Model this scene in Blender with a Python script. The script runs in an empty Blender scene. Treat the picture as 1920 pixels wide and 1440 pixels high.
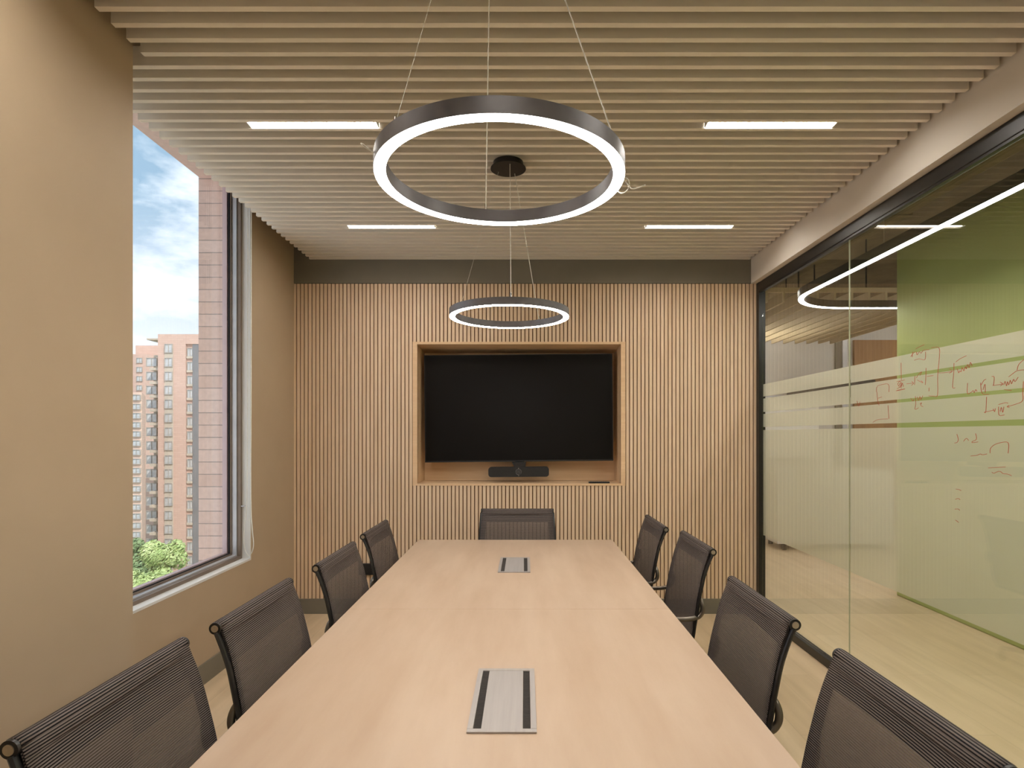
import bpy, bmesh, math, random
from mathutils import Vector, Matrix
PI = math.pi
R = math.radians
C = bpy.context.scene.collection

# ---------------------------------------------------------------- camera
cam_d = bpy.data.cameras.new('camera'); cam = bpy.data.objects.new('camera', cam_d); C.objects.link(cam)
cam.location = (0, 0, 1.45); cam.rotation_euler = (PI/2, 0, 0)
cam_d.sensor_width = 36; cam_d.lens = 1090/1920*36
cam_d.shift_x = -24/1920; cam_d.shift_y = 94/1920
cam_d.clip_start = 0.05; cam_d.clip_end = 600
bpy.context.scene.camera = cam
vs = bpy.context.scene.view_settings
vs.view_transform = 'Standard'; vs.look = 'None'; vs.exposure = 0.0; vs.gamma = 1.0; vs.use_curve_mapping = False
RING_E, BAR_E, LOOP_E = 55.0, 108.0, 48.0
SKY_S, SUN_S = 1.55, 4.0

def srgb(r, g, b):
    f = lambda c: (c/255/12.92) if c/255 <= 0.04045 else ((c/255+0.055)/1.055)**2.4
    return (f(r), f(g), f(b), 1)

# ---------------------------------------------------------------- sky and sun
w = bpy.data.worlds.new('sky'); bpy.context.scene.world = w; w.use_nodes = True
nt = w.node_tree; nt.nodes.clear()
def N(nt, t, **kw):
    n = nt.nodes.new(t)
    for k, v in kw.items():
        if k.startswith('i_'):
            n.inputs[int(k[2:]) if k[2:].isdigit() else k[2:].replace('_', ' ')].default_value = v
        else: setattr(n, k, v)
    return n
def L(nt, a, b): nt.links.new(a, b)
out = N(nt, 'ShaderNodeOutputWorld'); bg = N(nt, 'ShaderNodeBackground'); bg.inputs[1].default_value = SKY_S
tc = N(nt, 'ShaderNodeTexCoord'); mp = N(nt, 'ShaderNodeMapping'); mp.inputs['Scale'].default_value = (1, 1, 2.2)
mp.inputs['Location'].default_value = (0.3, 0.15, 0.4)
no = N(nt, 'ShaderNodeTexNoise'); no.inputs['Scale'].default_value = 5.5; no.inputs['Detail'].default_value = 9; no.inputs['Roughness'].default_value = 0.55
cr = N(nt, 'ShaderNodeValToRGB'); cr.color_ramp.elements[0].position = 0.45; cr.color_ramp.elements[0].color = (0.30, 0.45, 0.60, 1)
cr.color_ramp.elements[1].position = 0.70; cr.color_ramp.elements[1].color = (1.15, 1.17, 1.2, 1)
sp = N(nt, 'ShaderNodeSeparateXYZ'); mr = N(nt, 'ShaderNodeMapRange'); mr.inputs[1].default_value = 0.0; mr.inputs[2].default_value = 0.32
mr.inputs[3].default_value = 1.0; mr.inputs[4].default_value = 0.0
mx = N(nt, 'ShaderNodeMix', data_type='RGBA'); mx.inputs[7].default_value = (0.95, 0.97, 1.0, 1)
L(nt, tc.outputs['Generated'], mp.inputs[0]); L(nt, mp.outputs[0], no.inputs[0]); L(nt, no.outputs[0], cr.inputs[0])
L(nt, tc.outputs['Generated'], sp.inputs[0]); L(nt, sp.outputs[2], mr.inputs[0]); L(nt, mr.outputs[0], mx.inputs[0])
L(nt, cr.outputs[0], mx.inputs[6]); L(nt, mx.outputs[2], bg.inputs[0]); L(nt, bg.outputs[0], out.inputs[0])
sd = bpy.data.lights.new('sun', 'SUN'); sd.energy = SUN_S; sd.angle = R(3); sd.color = (1.0, 0.93, 0.84)
so = bpy.data.objects.new('sun', sd); C.objects.link(so)
so.rotation_euler = Vector((-0.95, 1.0, -1.4)).to_track_quat('-Z', 'Y').to_euler(); so.location = (8, -20, 25)

# ---------------------------------------------------------------- materials
MATS = {}
def mat(name, col, rough=0.6, metal=0.0, spec=0.5, emit=None, es=0.0, grain=None, bump=0.0):
    """principled; grain=(col2, scale xyz, detail) adds a procedural noise mix in object space"""
    if name in MATS: return MATS[name]
    m = bpy.data.materials.new(name); m.use_nodes = True; t = m.node_tree
    p = t.nodes['Principled BSDF']
    p.inputs['Base Color'].default_value = col; p.inputs['Roughness'].default_value = rough
    p.inputs['Metallic'].default_value = metal; p.inputs['Specular IOR Level'].default_value = spec
    if emit: p.inputs['Emission Color'].default_value = emit; p.inputs['Emission Strength'].default_value = es
    if grain:
        c2, sc, det = grain
        tc = N(t, 'ShaderNodeTexCoord'); mp = N(t, 'ShaderNodeMapping'); mp.inputs['Scale'].default_value = sc
        no = N(t, 'ShaderNodeTexNoise'); no.inputs['Scale'].default_value = 1.0; no.inputs['Detail'].default_value = det
        no.inputs['Roughness'].default_value = 0.6
        r = N(t, 'ShaderNodeValToRGB'); r.color_ramp.elements[0].position = 0.32; r.color_ramp.elements[1].position = 0.68
        r.color_ramp.elements[0].color = col; r.color_ramp.elements[1].color = c2
        L(t, tc.outputs['Object'], mp.inputs[0]); L(t, mp.outputs[0], no.inputs[0]); L(t, no.outputs[0], r.inputs[0])
        L(t, r.outputs[0], p.inputs['Base Color'])
        if bump:
            b = N(t, 'ShaderNodeBump'); b.inputs['Strength'].default_value = bump; b.inputs['Distance'].default_value = 0.002
            L(t, no.outputs[0], b.inputs['Height']); L(t, b.outputs[0], p.inputs['Normal'])
    MATS[name] = m
    return m

wall_paint = mat('wall_paint', srgb(181, 160, 133), 0.75, grain=(srgb(178, 157, 130), (3, 3, 3), 3))
white_paint = mat('white_paint', srgb(226, 224, 220), 0.6, grain=(srgb(220, 218, 214), (4, 4, 4), 2))
beam_paint = mat('beam_paint', srgb(222, 212, 198), 0.7, grain=(srgb(219, 209, 195), (3, 3, 3), 2))
slat_paint = mat('slat_paint', srgb(236, 227, 212), 0.6, grain=(srgb(231, 221, 206), (3, 30, 30), 3))
grey_paint = mat('grey_paint', srgb(122, 116, 102), 0.6, grain=(srgb(117, 111, 97), (4, 4, 4), 3))
plenum = mat('plenum_grey', srgb(70, 64, 55), 0.9, grain=(srgb(58, 53, 46), (5, 5, 5), 3))
rib_wood = mat('ribbed_oak', srgb(229, 203, 172), 0.5, grain=(srgb(217, 187, 152), (60, 8, 2.2), 5), bump=0.1)
groove_wood = mat('groove_backing', srgb(112, 74, 38), 0.8, grain=(srgb(96, 60, 30), (40, 4, 2), 3))
niche_wood = mat('niche_oak', srgb(228, 194, 154), 0.5, grain=(srgb(219, 182, 140), (1.6, 20, 34), 6), bump=0.08)
table_wood = mat('table_oak', srgb(190, 166, 142), 0.42, grain=(srgb(177, 151, 126), (9, 1.5, 6), 6), bump=0.05)
black_metal = mat('black_metal', srgb(22, 20, 19), 0.35, spec=0.5, grain=(srgb(28, 26, 24), (20, 20, 20), 2))
black_plastic = mat('black_plastic', srgb(20, 18, 18), 0.45, grain=(srgb(25, 23, 22), (30, 30, 30), 2))
ring_metal = mat('ring_metal', srgb(102, 98, 99), 0.42, metal=0.3, grain=(srgb(94, 90, 91), (20, 20, 20), 2))
arm_metal = mat('arm_metal', srgb(112, 104, 94), 0.28, metal=0.8, grain=(srgb(102, 95, 86), (20, 20, 20), 2))
chrome = mat('chrome', srgb(225, 225, 228), 0.12, metal=1.0, grain=(srgb(215, 215, 218), (20, 20, 20), 2))
cap_metal = mat('cap_metal', srgb(190, 178, 160), 0.3, metal=0.8, grain=(srgb(175, 165, 150), (60, 60, 60), 2))
frame_bronze = mat('frame_bronze', srgb(128, 112, 98), 0.4, metal=0.3, grain=(srgb(118, 102, 88), (10, 10, 10), 2))
frame_light = mat('frame_light', srgb(196, 196, 200), 0.35, metal=0.3, grain=(srgb(186, 186, 190), (10, 10, 10), 2))
gasket = mat('gasket_black', srgb(20, 20, 24), 0.6, grain=(srgb(26, 26, 30), (10, 10, 10), 2))
cord_white = mat('cord_white', srgb(236, 232, 222), 0.5, grain=(srgb(226, 222, 212), (60, 60, 60), 2))
alu = mat('box_aluminium', srgb(168, 161, 156), 0.42, metal=0.2, grain=(srgb(160, 153, 148), (80, 3, 8), 4))
bristle = mat('brush_bristle', srgb(52, 44, 38), 0.9, grain=(srgb(18, 15, 12), (40, 420, 10), 4), bump=0.6)
green_paint = mat('green_paint', srgb(166, 176, 108), 0.6, grain=(srgb(162, 172, 104), (2, 2, 2), 3))
far_white = mat('far_white', srgb(214, 210, 206), 0.7, grain=(srgb(208, 204, 200), (2, 2, 2), 2))
far_ceiling = mat('exposed_ceiling', srgb(128, 114, 86), 0.9, grain=(srgb(96, 85, 64), (3, 3, 3), 4))
far_wood = mat('far_wood', srgb(160, 116, 66), 0.6, grain=(srgb(140, 98, 52), (14, 4, 1.5), 4))
baffle_paint = mat('baffle_paint', srgb(190, 172, 138), 0.7, grain=(srgb(182, 164, 130), (4, 4, 4), 2))
red_ink = mat('red_ink', srgb(186, 74, 48), 0.6, grain=(srgb(176, 66, 42), (30, 30, 30), 2))

def emitter(name, col, s):
    m = bpy.data.materials.new(name); m.use_nodes = True; t = m.node_tree; t.nodes.clear()
    o = N(t, 'ShaderNodeOutputMaterial'); e = N(t, 'ShaderNodeEmission'); e.inputs[0].default_value = col; e.inputs[1].default_value = s
    L(t, e.outputs[0], o.inputs[0]); return m
ring_light = emitter('ring_diffuser_glow', (1.0, 0.95, 0.89, 1), RING_E)
bar_light = emitter('bar_diffuser_glow', (1.0, 0.95, 0.89, 1), BAR_E)
loop_light = emitter('loop_diffuser_glow', (1.0, 0.97, 0.93, 1), LOOP_E)
far_light = emitter('far_panel_glow', (1.0, 0.95, 0.88, 1), 24.0)

def glass_mat(name, tint):
    m = bpy.data.materials.new(name); m.use_nodes = True; t = m.node_tree; t.nodes.clear()
    o = N(t, 'ShaderNodeOutputMaterial'); tr = N(t, 'ShaderNodeBsdfTransparent'); tr.inputs[0].default_value = tint
    g = N(t, 'ShaderNodeBsdfGlossy'); g.inputs['Roughness'].default_value = 0.0; g.inputs[0].default_value = (1, 1, 1, 1)
    lw = N(t, 'ShaderNodeLayerWeight'); lw.inputs[0].default_value = 0.5
    pw = N(t, 'ShaderNodeMath', operation='POWER'); pw.inputs[1].default_value = 5
    ma = N(t, 'ShaderNodeMath', operation='MULTIPLY_ADD'); ma.inputs[1].default_value = 0.95; ma.inputs[2].default_value = 0.045
    mx = N(t, 'ShaderNodeMixShader')
    L(t, lw.outputs['Facing'], pw.inputs[0]); L(t, pw.outputs[0], ma.inputs[0]); L(t, ma.outputs[0], mx.inputs[0])
    L(t, tr.outputs[0], mx.inputs[1]); L(t, g.outputs[0], mx.inputs[2]); L(t, mx.outputs[0], o.inputs[0]); return m
glass = glass_mat('clear_glass', (0.97, 0.98, 0.96, 1))
out_glass = glass_mat('window_glass', (0.985, 0.99, 0.99, 1))

def film_mat():
    m = bpy.data.materials.new('frosted_film'); m.use_nodes = True; t = m.node_tree; t.nodes.clear()
    o = N(t, 'ShaderNodeOutputMaterial')
    tr = N(t, 'ShaderNodeBsdfTransparent'); tr.inputs[0].default_value = (0.93, 0.95, 0.86, 1)
    df = N(t, 'ShaderNodeBsdfDiffuse'); tl = N(t, 'ShaderNodeBsdfTranslucent')
    tc = N(t, 'ShaderNodeTexCoord'); no = N(t, 'ShaderNodeTexNoise'); no.inputs['Scale'].default_value = 6
    r = N(t, 'ShaderNodeValToRGB'); r.color_ramp.elements[0].color = srgb(234, 228, 214); r.color_ramp.elements[1].color = srgb(238, 232, 220)
    L(t, tc.outputs['Object'], no.inputs[0]); L(t, no.outputs[0], r.inputs[0]); L(t, r.outputs[0], df.inputs[0]); L(t, r.outputs[0], tl.inputs[0])
    m1 = N(t, 'ShaderNodeMixShader'); m1.inputs[0].default_value = 0.5
    m2 = N(t, 'ShaderNodeMixShader'); m2.inputs[0].default_value = 0.77
    L(t, df.outputs[0], m1.inputs[1]); L(t, tl.outputs[0], m1.inputs[2])
    L(t, tr.outputs[0], m2.inputs[1]); L(t, m1.outputs[0], m2.inputs[2]); L(t, m2.outputs[0], o.inputs[0]); return m
film = film_mat()

def mesh_fabric(name, opaque):
    """ribbed sling cloth: u across, v along in metres; ribs opaque, gaps half open"""
    m = bpy.data.materials.new(name); m.use_nodes = True; t = m.node_tree; t.nodes.clear()
    o = N(t, 'ShaderNodeOutputMaterial'); uv = N(t, 'ShaderNodeUVMap'); s = N(t, 'ShaderNodeSeparateXYZ'); L(t, uv.outputs[0], s.inputs[0])
    md = N(t, 'ShaderNodeMath', operation='MULTIPLY'); md.inputs[1].default_value = 1/0.0055; L(t, s.outputs[1], md.inputs[0])
    fr = N(t, 'ShaderNodeMath', operation='PINGPONG'); fr.inputs[1].default_value = 0.5; L(t, md.outputs[0], fr.inputs[0])
    mr = N(t, 'ShaderNodeMapRange', interpolation_type='SMOOTHSTEP'); mr.inputs[1].default_value = 0.15; mr.inputs[2].default_value = 0.32; L(t, fr.outputs[0], mr.inputs[0])
    mu = N(t, 'ShaderNodeMath', operation='MULTIPLY'); mu.inputs[1].default_value = 1/0.0032; L(t, s.outputs[0], mu.inputs[0])
    fu = N(t, 'ShaderNodeMath', operation='PINGPONG'); fu.inputs[1].default_value = 0.5; L(t, mu.outputs[0], fu.inputs[0])
    no = N(t, 'ShaderNodeTexNoise'); no.inputs['Scale'].default_value = 900; L(t, uv.outputs[0], no.inputs[0])
    p = N(t, 'ShaderNodeBsdfPrincipled'); p.inputs['Roughness'].default_value = 0.65; p.inputs['Specular IOR Level'].default_value = 0.4
    cm = N(t, 'ShaderNodeMix', data_type='RGBA'); cm.inputs[6].default_value = srgb(16, 13, 13); cm.inputs[7].default_value = srgb(108, 96, 90)
    L(t, mr.outputs[0], cm.inputs[0])
    cn = N(t, 'ShaderNodeMix', data_type='RGBA', blend_type='MULTIPLY'); cn.inputs[0].default_value = 0.12
    L(t, cm.outputs[2], cn.inputs[6]); L(t, no.outputs[0], cn.inputs[7]); L(t, cn.outputs[2], p.inputs['Base Color'])
    bp = N(t, 'ShaderNodeBump'); bp.inputs['Strength'].default_value = 0.7; bp.inputs['Distance'].default_value = 0.0012
    L(t, mr.outputs[0], bp.inputs['Height']); L(t, bp.outputs[0], p.inputs['Normal'])
    tr = N(t, 'ShaderNodeBsdfTransparent')
    op = N(t, 'ShaderNodeMapRange'); op.inputs[3].default_value = opaque; op.inputs[4].default_value = 1.0; L(t, mr.outputs[0], op.inputs[0])
    mx = N(t, 'ShaderNodeMixShader'); L(t, op.outputs[0], mx.inputs[0]); L(t, tr.outputs[0], mx.inputs[1]); L(t, p.outputs[0], mx.inputs[2])
    L(t, mx.outputs[0], o.inputs[0]); return m
sling_cloth = mesh_fabric('ribbed_mesh_cloth', 0.45)
hem_cloth = mesh_fabric('ribbed_hem_cloth', 1.0)

def plank_floor():
    m = bpy.data.materials.new('plank_floor'); m.use_nodes = True; t = m.node_tree; p = t.nodes['Principled BSDF']
    tc = N(t, 'ShaderNodeTexCoord'); mp = N(t, 'ShaderNodeMapping'); mp.inputs['Rotation'].default_value = (0, 0, PI/2)
    b = N(t, 'ShaderNodeTexBrick'); b.inputs['Scale'].default_value = 1.0; b.inputs['Brick Width'].default_value = 1.4; b.inputs['Row Height'].default_value = 0.19
    b.inputs['Mortar Size'].default_value = 0.0014; b.inputs['Color1'].default_value = srgb(226, 203, 170); b.inputs['Color2'].default_value = srgb(219, 195, 160)
    b.inputs['Mortar'].default_value = srgb(204, 182, 150)
    no = N(t, 'ShaderNodeTexNoise'); no.inputs['Scale'].default_value = 1; no.inputs['Detail'].default_value = 6
    m2 = N(t, 'ShaderNodeMapping'); m2.inputs['Scale'].default_value = (1.6, 14, 1)
    r = N(t, 'ShaderNodeValToRGB'); r.color_ramp.elements[0].position = .3; r.color_ramp.elements[0].color = (0.86, 0.84, 0.80, 1); r.color_ramp.elements[1].position = .7; r.color_ramp.elements[1].color = (1, 1, 1, 1)
    mu = N(t, 'ShaderNodeMix', data_type='RGBA', blend_type='MULTIPLY'); mu.inputs[0].default_value = 1
    L(t, tc.outputs['Object'], mp.inputs[0]); L(t, mp.outputs[0], b.inputs[0]); L(t, mp.outputs[0], m2.inputs[0]); L(t, m2.outputs[0], no.inputs[0])
    L(t, no.outputs[0], r.inputs[0]); L(t, b.outputs[0], mu.inputs[6]); L(t, r.outputs[0], mu.inputs[7]); L(t, mu.outputs[2], p.inputs['Base Color'])
    p.inputs['Roughness'].default_value = 0.45; return m
floor_m = plank_floor()

def brick_mat(name, c1, c2, mortar, rowh, bw, ms, rough=0.9):
    m = bpy.data.materials.new(name); m.use_nodes = True; t = m.node_tree; p = t.nodes['Principled BSDF']
    tc = N(t, 'ShaderNodeTexCoord'); s = N(t, 'ShaderNodeSeparateXYZ'); c = N(t, 'ShaderNodeCombineXYZ')
    ad = N(t, 'ShaderNodeMath', operation='ADD')
    L(t, tc.outputs['Object'], s.inputs[0]); L(t, s.outputs[0], ad.inputs[0]); L(t, s.outputs[1], ad.inputs[1])
    L(t, ad.outputs[0], c.inputs[0]); L(t, s.outputs[2], c.inputs[1])
    b = N(t, 'ShaderNodeTexBrick'); b.inputs['Scale'].default_value = 1; b.inputs['Row Height'].default_value = rowh; b.inputs['Brick Width'].default_value = bw
    b.inputs['Mortar Size'].default_value = ms; b.inputs['Mortar Smooth'].default_value = 0.3
    b.inputs['Color1'].default_value = c1; b.inputs['Color2'].default_value = c2; b.inputs['Mortar'].default_value = mortar
    L(t, c.outputs[0], b.inputs[0])
    no = N(t, 'ShaderNodeTexNoise'); no.inputs['Scale'].default_value = 30; L(t, tc.outputs['Object'], no.inputs[0])
    mu = N(t, 'ShaderNodeMix', data_type='RGBA', blend_type='MULTIPLY'); mu.inputs[0].default_value = 0.25
    L(t, b.outputs[0], mu.inputs[6]); L(t, no.outputs[0], mu.inputs[7]); L(t, mu.outputs[2], p.inputs['Base Color'])
    bp = N(t, 'ShaderNodeBump', invert=True); bp.inputs['Strength'].default_value = 0.5; bp.inputs['Distance'].default_value = 0.006; L(t, b.outputs[1], bp.inputs['Height']); L(t, bp.outputs[0], p.inputs['Normal'])
    p.inputs['Roughness'].default_value = rough; return m
jamb_brick = brick_mat('jamb_brick', srgb(232, 204, 190), srgb(224, 192, 176), srgb(172, 156, 148), 0.084, 200.0, 0.0035)
tower_brick = brick_mat('tower_brick', srgb(220, 190, 176), srgb(214, 182, 168), srgb(206, 178, 166), 0.4, 1.2, 0.03)
pale_brick = brick_mat('pale_brick', srgb(234, 206, 188), srgb(228, 198, 180), srgb(214, 190, 172), 0.4, 1.2, 0.03)
concrete = mat('pale_concrete', srgb(196, 186, 172), 0.9, grain=(srgb(184, 174, 160), (1, 1, 1), 3))
tower_glass = mat('tower_glass', srgb(160, 166, 170), 0.2, spec=0.8, grain=(srgb(206, 208, 210), (0.5, 0.5, 0.9), 2))
dark_cladding = mat('dark_cladding', srgb(132, 134, 138), 0.6, grain=(srgb(120, 122, 126), (0.4, 0.4, 0.2), 4))
leaf_m = mat('tree_leaf', srgb(150, 176, 106), 0.6, grain=(srgb(196, 210, 150), (0.9, 0.9, 0.9), 3))
leaf_dark = mat('tree_leaf_dark', srgb(104, 130, 92), 0.6, grain=(srgb(134, 158, 110), (0.9, 0.9, 0.9), 3))
bark = mat('tree_bark', srgb(80, 66, 52), 0.9, grain=(srgb(60, 50, 40), (4, 4, 1), 3))
grass = mat('ground_green', srgb(110, 124, 84), 0.95, grain=(srgb(130, 128, 110), (0.1, 0.1, 0.1), 4))

# ---------------------------------------------------------------- mesh helpers
def box(bm, x0, x1, y0, y1, z0, z1, bev=0.0):
    x0, x1 = min(x0, x1), max(x0, x1); y0, y1 = min(y0, y1), max(y0, y1); z0, z1 = min(z0, z1), max(z0, z1)
    r = bmesh.ops.create_cube(bm, size=1.0)
    vv = r['verts']
    for v in vv: v.co = Vector((x0+(v.co.x+.5)*(x1-x0), y0+(v.co.y+.5)*(y1-y0), z0+(v.co.z+.5)*(z1-z0)))
    if bev:
        es = list({e for v in vv for e in v.link_edges})
        bmesh.ops.bevel(bm, geom=es, offset=bev, segments=2, affect='EDGES', profile=0.6)
def hexa(bm, pts):  # 8 points, bottom 4 then top 4
    v = [bm.verts.new(p) for p in pts]
    for f in ((0,3,2,1),(4,5,6,7),(0,1,5,4),(1,2,6,5),(2,3,7,6),(3,0,4,7)): bm.faces.new([v[i] for i in f])
def cyl(bm, a, b, r, seg=16, r2=None):
    a, b = Vector(a), Vector(b); d = b-a
    M = Matrix.Translation((a+b)/2) @ d.to_track_quat('Z', 'Y').to_matrix().to_4x4()
    bmesh.ops.create_cone(bm, cap_ends=True, segments=seg, radius1=r, radius2=r if r2 is None else r2, depth=d.length, matrix=M)
def smooth_path(pts, n=6, closed=False):
    """Catmull-Rom"""
    P = [Vector(p) for p in pts]; o = []; m = len(P)
    rng = range(m) if closed else range(m-1)
    for i in rng:
        if closed: a, b, c, d = P[(i-1) % m], P[i], P[(i+1) % m], P[(i+2) % m]
        else: a, b, c, d = P[max(i-1, 0)], P[i], P[i+1], P[min(i+2, m-1)]
        for k in range(n):
            t = k/n
            o.append(0.5*((2*b)+(-a+c)*t+(2*a-5*b+4*c-d)*t*t+(-a+3*b-3*c+d)*t**3))
    if not closed: o.append(P[-1])
    return o
def tube(bm, pts, r, seg=8, closed=False, rx=None):
    P = [Vector(p) for p in pts]; n = len(P); rings = []
    up = None
    for i, p in enumerate(P):
        a = P[(i-1) % n] if (closed or i > 0) else p; b = P[(i+1) % n] if (closed or i < n-1) else p
        t = (b-a).normalized()
        if up is None: up = Vector((1, 0, 0)) if abs(t.x) < 0.9 else Vector((0, 0, 1))
        s = up.cross(t).normalized(); up = t.cross(s).normalized()
        r1 = r; r2 = rx if rx else r
        rings.append([bm.verts.new(p+s*(r1*math.cos(2*PI*k/seg))+up*(r2*math.sin(2*PI*k/seg))) for k in range(seg)])
    m = n if closed else n-1
    for i in range(m):
        A, B = rings[i], rings[(i+1) % n]
        for k in range(seg): bm.faces.new((A[k], A[(k+1) % seg], B[(k+1) % seg], B[k]))
    if not closed:
        bm.faces.new(rings[0][::-1]); bm.faces.new(rings[-1])
def obj(name, bm, m, parent=None, smooth=False, label=None, loc=None):
    bmesh.ops.recalc_face_normals(bm, faces=bm.faces)
    me = bpy.data.meshes.new(name); bm.to_mesh(me); bm.free()
    for mm in (m if isinstance(m, (list, tuple)) else [m]): me.materials.append(mm)
    if smooth:
        for p in me.polygons: p.use_smooth = True
        try: me.set_sharp_from_angle(angle=R(40))
        except Exception: pass
    o = bpy.data.objects.new(name, me); C.objects.link(o)
    if loc: o.location = loc
    if parent: o.parent = parent
    if label: o['label'] = label
    return o
def part(name, m, parent, fn, smooth=False, label=None):
    bm = bmesh.new(); fn(bm); return obj(name, bm, m, parent, smooth, label)
def thing(name, label, cat, loc=(0, 0, 0), rz=0, group=None, kind=None):
    o = bpy.data.objects.new(name, None); C.objects.link(o); o.location = loc; o.rotation_euler = (0, 0, rz); o.empty_display_size = 0.1
    if kind: o['kind'] = kind
    if label: o['label'] = label
    if cat: o['category'] = cat
    if group: o['group'] = group
    return o
def tag(o, label, cat, group=None):
    o['label'] = label; o['category'] = cat
    if group: o['group'] = group
    return o
def struct(name, bm, m, label=None):
    o = obj(name, bm, m); o['kind'] = 'structure'
    if label: o['label'] = label
    return o
def dup(root, loc, rz, label):
    r = root.copy(); C.objects.link(r); r.location = loc; r.rotation_euler = (0, 0, rz); r['label'] = label
    for ch in list(root.children):
        c = ch.copy(); C.objects.link(c); c.parent = r
        for g in list(ch.children):
            d = g.copy(); C.objects.link(d); d.parent = c
    return r
U = 4.70/1090            # metres per frame pixel on the back wall
def P(px, py, Y): return Vector(((px-984)*Y/1090, Y, 1.45+(814-py)*Y/1090))

# ---------------------------------------------------------------- room shell
YB, YN = 4.70, -0.95
XW, XPIER, XBEAM, XG = -1.867, -1.447, 1.828, 1.897
ZS, ZH, ZT = 2.86, 2.666, 3.35          # slat underside, header underside, slab
bm = bmesh.new(); box(bm, -2.03, 9.0, -1.1, 10.2, -0.12, 0); struct('floor', bm, floor_m, 'pale wood plank floor')
# left wall: below window, beyond window, near pier
bm = bmesh.new()
box(bm, -2.03, XW, 2.146, 5.3, 0, 0.605)
box(bm, -2.03, XW, 3.952, 5.3, 0.605, ZT)
box(bm, -2.03, XPIER, YN-0.1, 2.146, 0, ZT)
box(bm, -2.03, XW, 2.146, 3.952, 3.24, ZT)
struct('wall_left', bm, wall_paint, 'beige painted wall with a window recess and a thicker near pier')
# back wall body with niche opening, grey head band
NX0, NX1 = (782.5-984)*U, (1164-984)*U
NZ0, NZ1 = 1.45+(814-906.5)*U, 1.45+(814-645.6)*U
FX0, FX1, FZ0, FZ1 = (774-984)*U, (1172.5-984)*U, 1.45+(814-910.5)*U, 1.45+(814-641)*U
bm = bmesh.new()
yb = YB+0.010
box(bm, XW, NX0-0.02, yb, yb+0.45, 0, ZH); box(bm, NX1+0.02, 1.90, yb, yb+0.45, 0, ZH)
box(bm, NX0-0.02, NX1+0.02, yb, yb+0.45, 0, NZ0-0.02); box(bm, NX0-0.02, NX1+0.02, yb, yb+0.45, NZ1+0.02, ZH)
box(bm, XW, 1.90, yb+0.38, yb+0.45, 0, ZH)
wb = struct('wall_back', bm, groove_wood, 'back wall clad with vertical oak ribs under a grey band')
part('grey_band', grey_paint, wb, lambda b: box(b, XW, 1.86, YB-0.001, YB+0.46, ZH+0.004, ZT))
def ribs(b):
    pitch = 7.26*U; g = 0.0078
    x = (555.9-984)*U; first = XW
    edges = [first]
    while x < 1.874: edges.append(x); x += pitch
    edges.append(1.872)
    for i in range(len(edges)-1):
        a = edges[i]+(g/2 if i else 0); c = edges[i+1]-(g/2 if i < len(edges)-2 else 0)
        if c-a < 0.004: continue
        if c > FX0 and a < FX1:
            box(b, a, c, YB, yb+0.001, 0.12, FZ0); box(b, a, c, YB, yb+0.001, FZ1, ZH)
        else: box(b, a, c, YB, yb+0.001, 0.12, ZH)
part('rib_cladding', rib_wood, wb, ribs)
def niche(b):
    d = 0.345
    # face frame
    y0 = YB-0.006
    box(b, FX0, NX0, y0, yb+0.01, FZ0, FZ1); box(b, NX1, FX1, y0, yb+0.01, FZ0, FZ1)
    box(b, NX0, NX1, y0, yb+0.01, NZ1, FZ1); box(b, NX0, NX1, y0, yb+0.01, FZ0, NZ0)
    # lining
    box(b, NX0-0.018, NX0, yb, YB+d, NZ0-0.018, NZ1+0.018); box(b, NX1, NX1+0.018, yb, YB+d, NZ0-0.018, NZ1+0.018)
    box(b, NX0, NX1, yb, YB+d, NZ0-0.018, NZ0)
    hexa(b, [(NX0, yb, NZ1), (NX1, yb, NZ1), (NX1, YB+d, NZ1-0.024), (NX0, YB+d, NZ1-0.024),
             (NX0, yb, NZ1+0.018), (NX1, yb, NZ1+0.018), (NX1, YB+d, NZ1+0.018), (NX0, YB+d, NZ1+0.018)])
    box(b, NX0-0.018, NX1+0.018, YB+d, YB+d+0.018, NZ0-0.018, NZ1+0.018)
part('screen_niche', niche_wood, wb, niche, label='smooth oak lined niche for the screen')
bm = bmesh.new(); box(bm, XW+0.012, 1.872, YB-0.012, YB+0.012, 0, 0.12); struct('baseboard_back', bm, grey_paint, 'grey baseboard under the ribbed wall')
bm = bmesh.new(); box(bm, XW, XW+0.012, 2.146, YB+0.01, 0, 0.12); box(bm, XPIER, XPIER+0.012, YN, 2.158, 0, 0.12); struct('baseboard_left', bm, grey_paint, 'grey baseboard along the window wall')
bm = bmesh.new(); box(bm, -2.03, 3.5, YN-0.12, YN, 0, ZT); struct('wall_near', bm, white_paint, 'unseen wall behind the camera, made white to bounce light')  # white chosen for added bounce onto the slat faces
# ceiling slab + slats
bm = bmesh.new(); box(bm, -2.03, 1.95, YN-0.12, 5.2, ZT, ZT+0.15)
ce = struct('ceiling', bm, plenum, 'ceiling of closely spaced pale slats running across the room')
def slats(b):
    k = -37
    while k <= 36:
        ye = 1.9407+0.0765*k
        if ye > YN+0.03:
            xl = -1.420 if ye < 2.18 else -1.735
            box(b, xl, XBEAM-0.012, ye-0.0235, ye, ZS, ZS+0.075)
        k += 1
part('slat_array', slat_paint, ce, slats, label='pale painted slats')
def rails(b):
    for x in (-1.2, -0.2, 0.8, 1.6): box(b, x-0.015, x+0.015, YN, YB-0.01, ZS+0.0755, ZS+0.1)
part('support_rail', black_metal, ce, rails)
# header beam above the glass
bm = bmesh.new(); box(bm, XBEAM, 2.02, YN, YB-0.002, ZH, ZT); struct('trim_1', bm, beam_paint, 'beige header beam over the glass wall')

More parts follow.
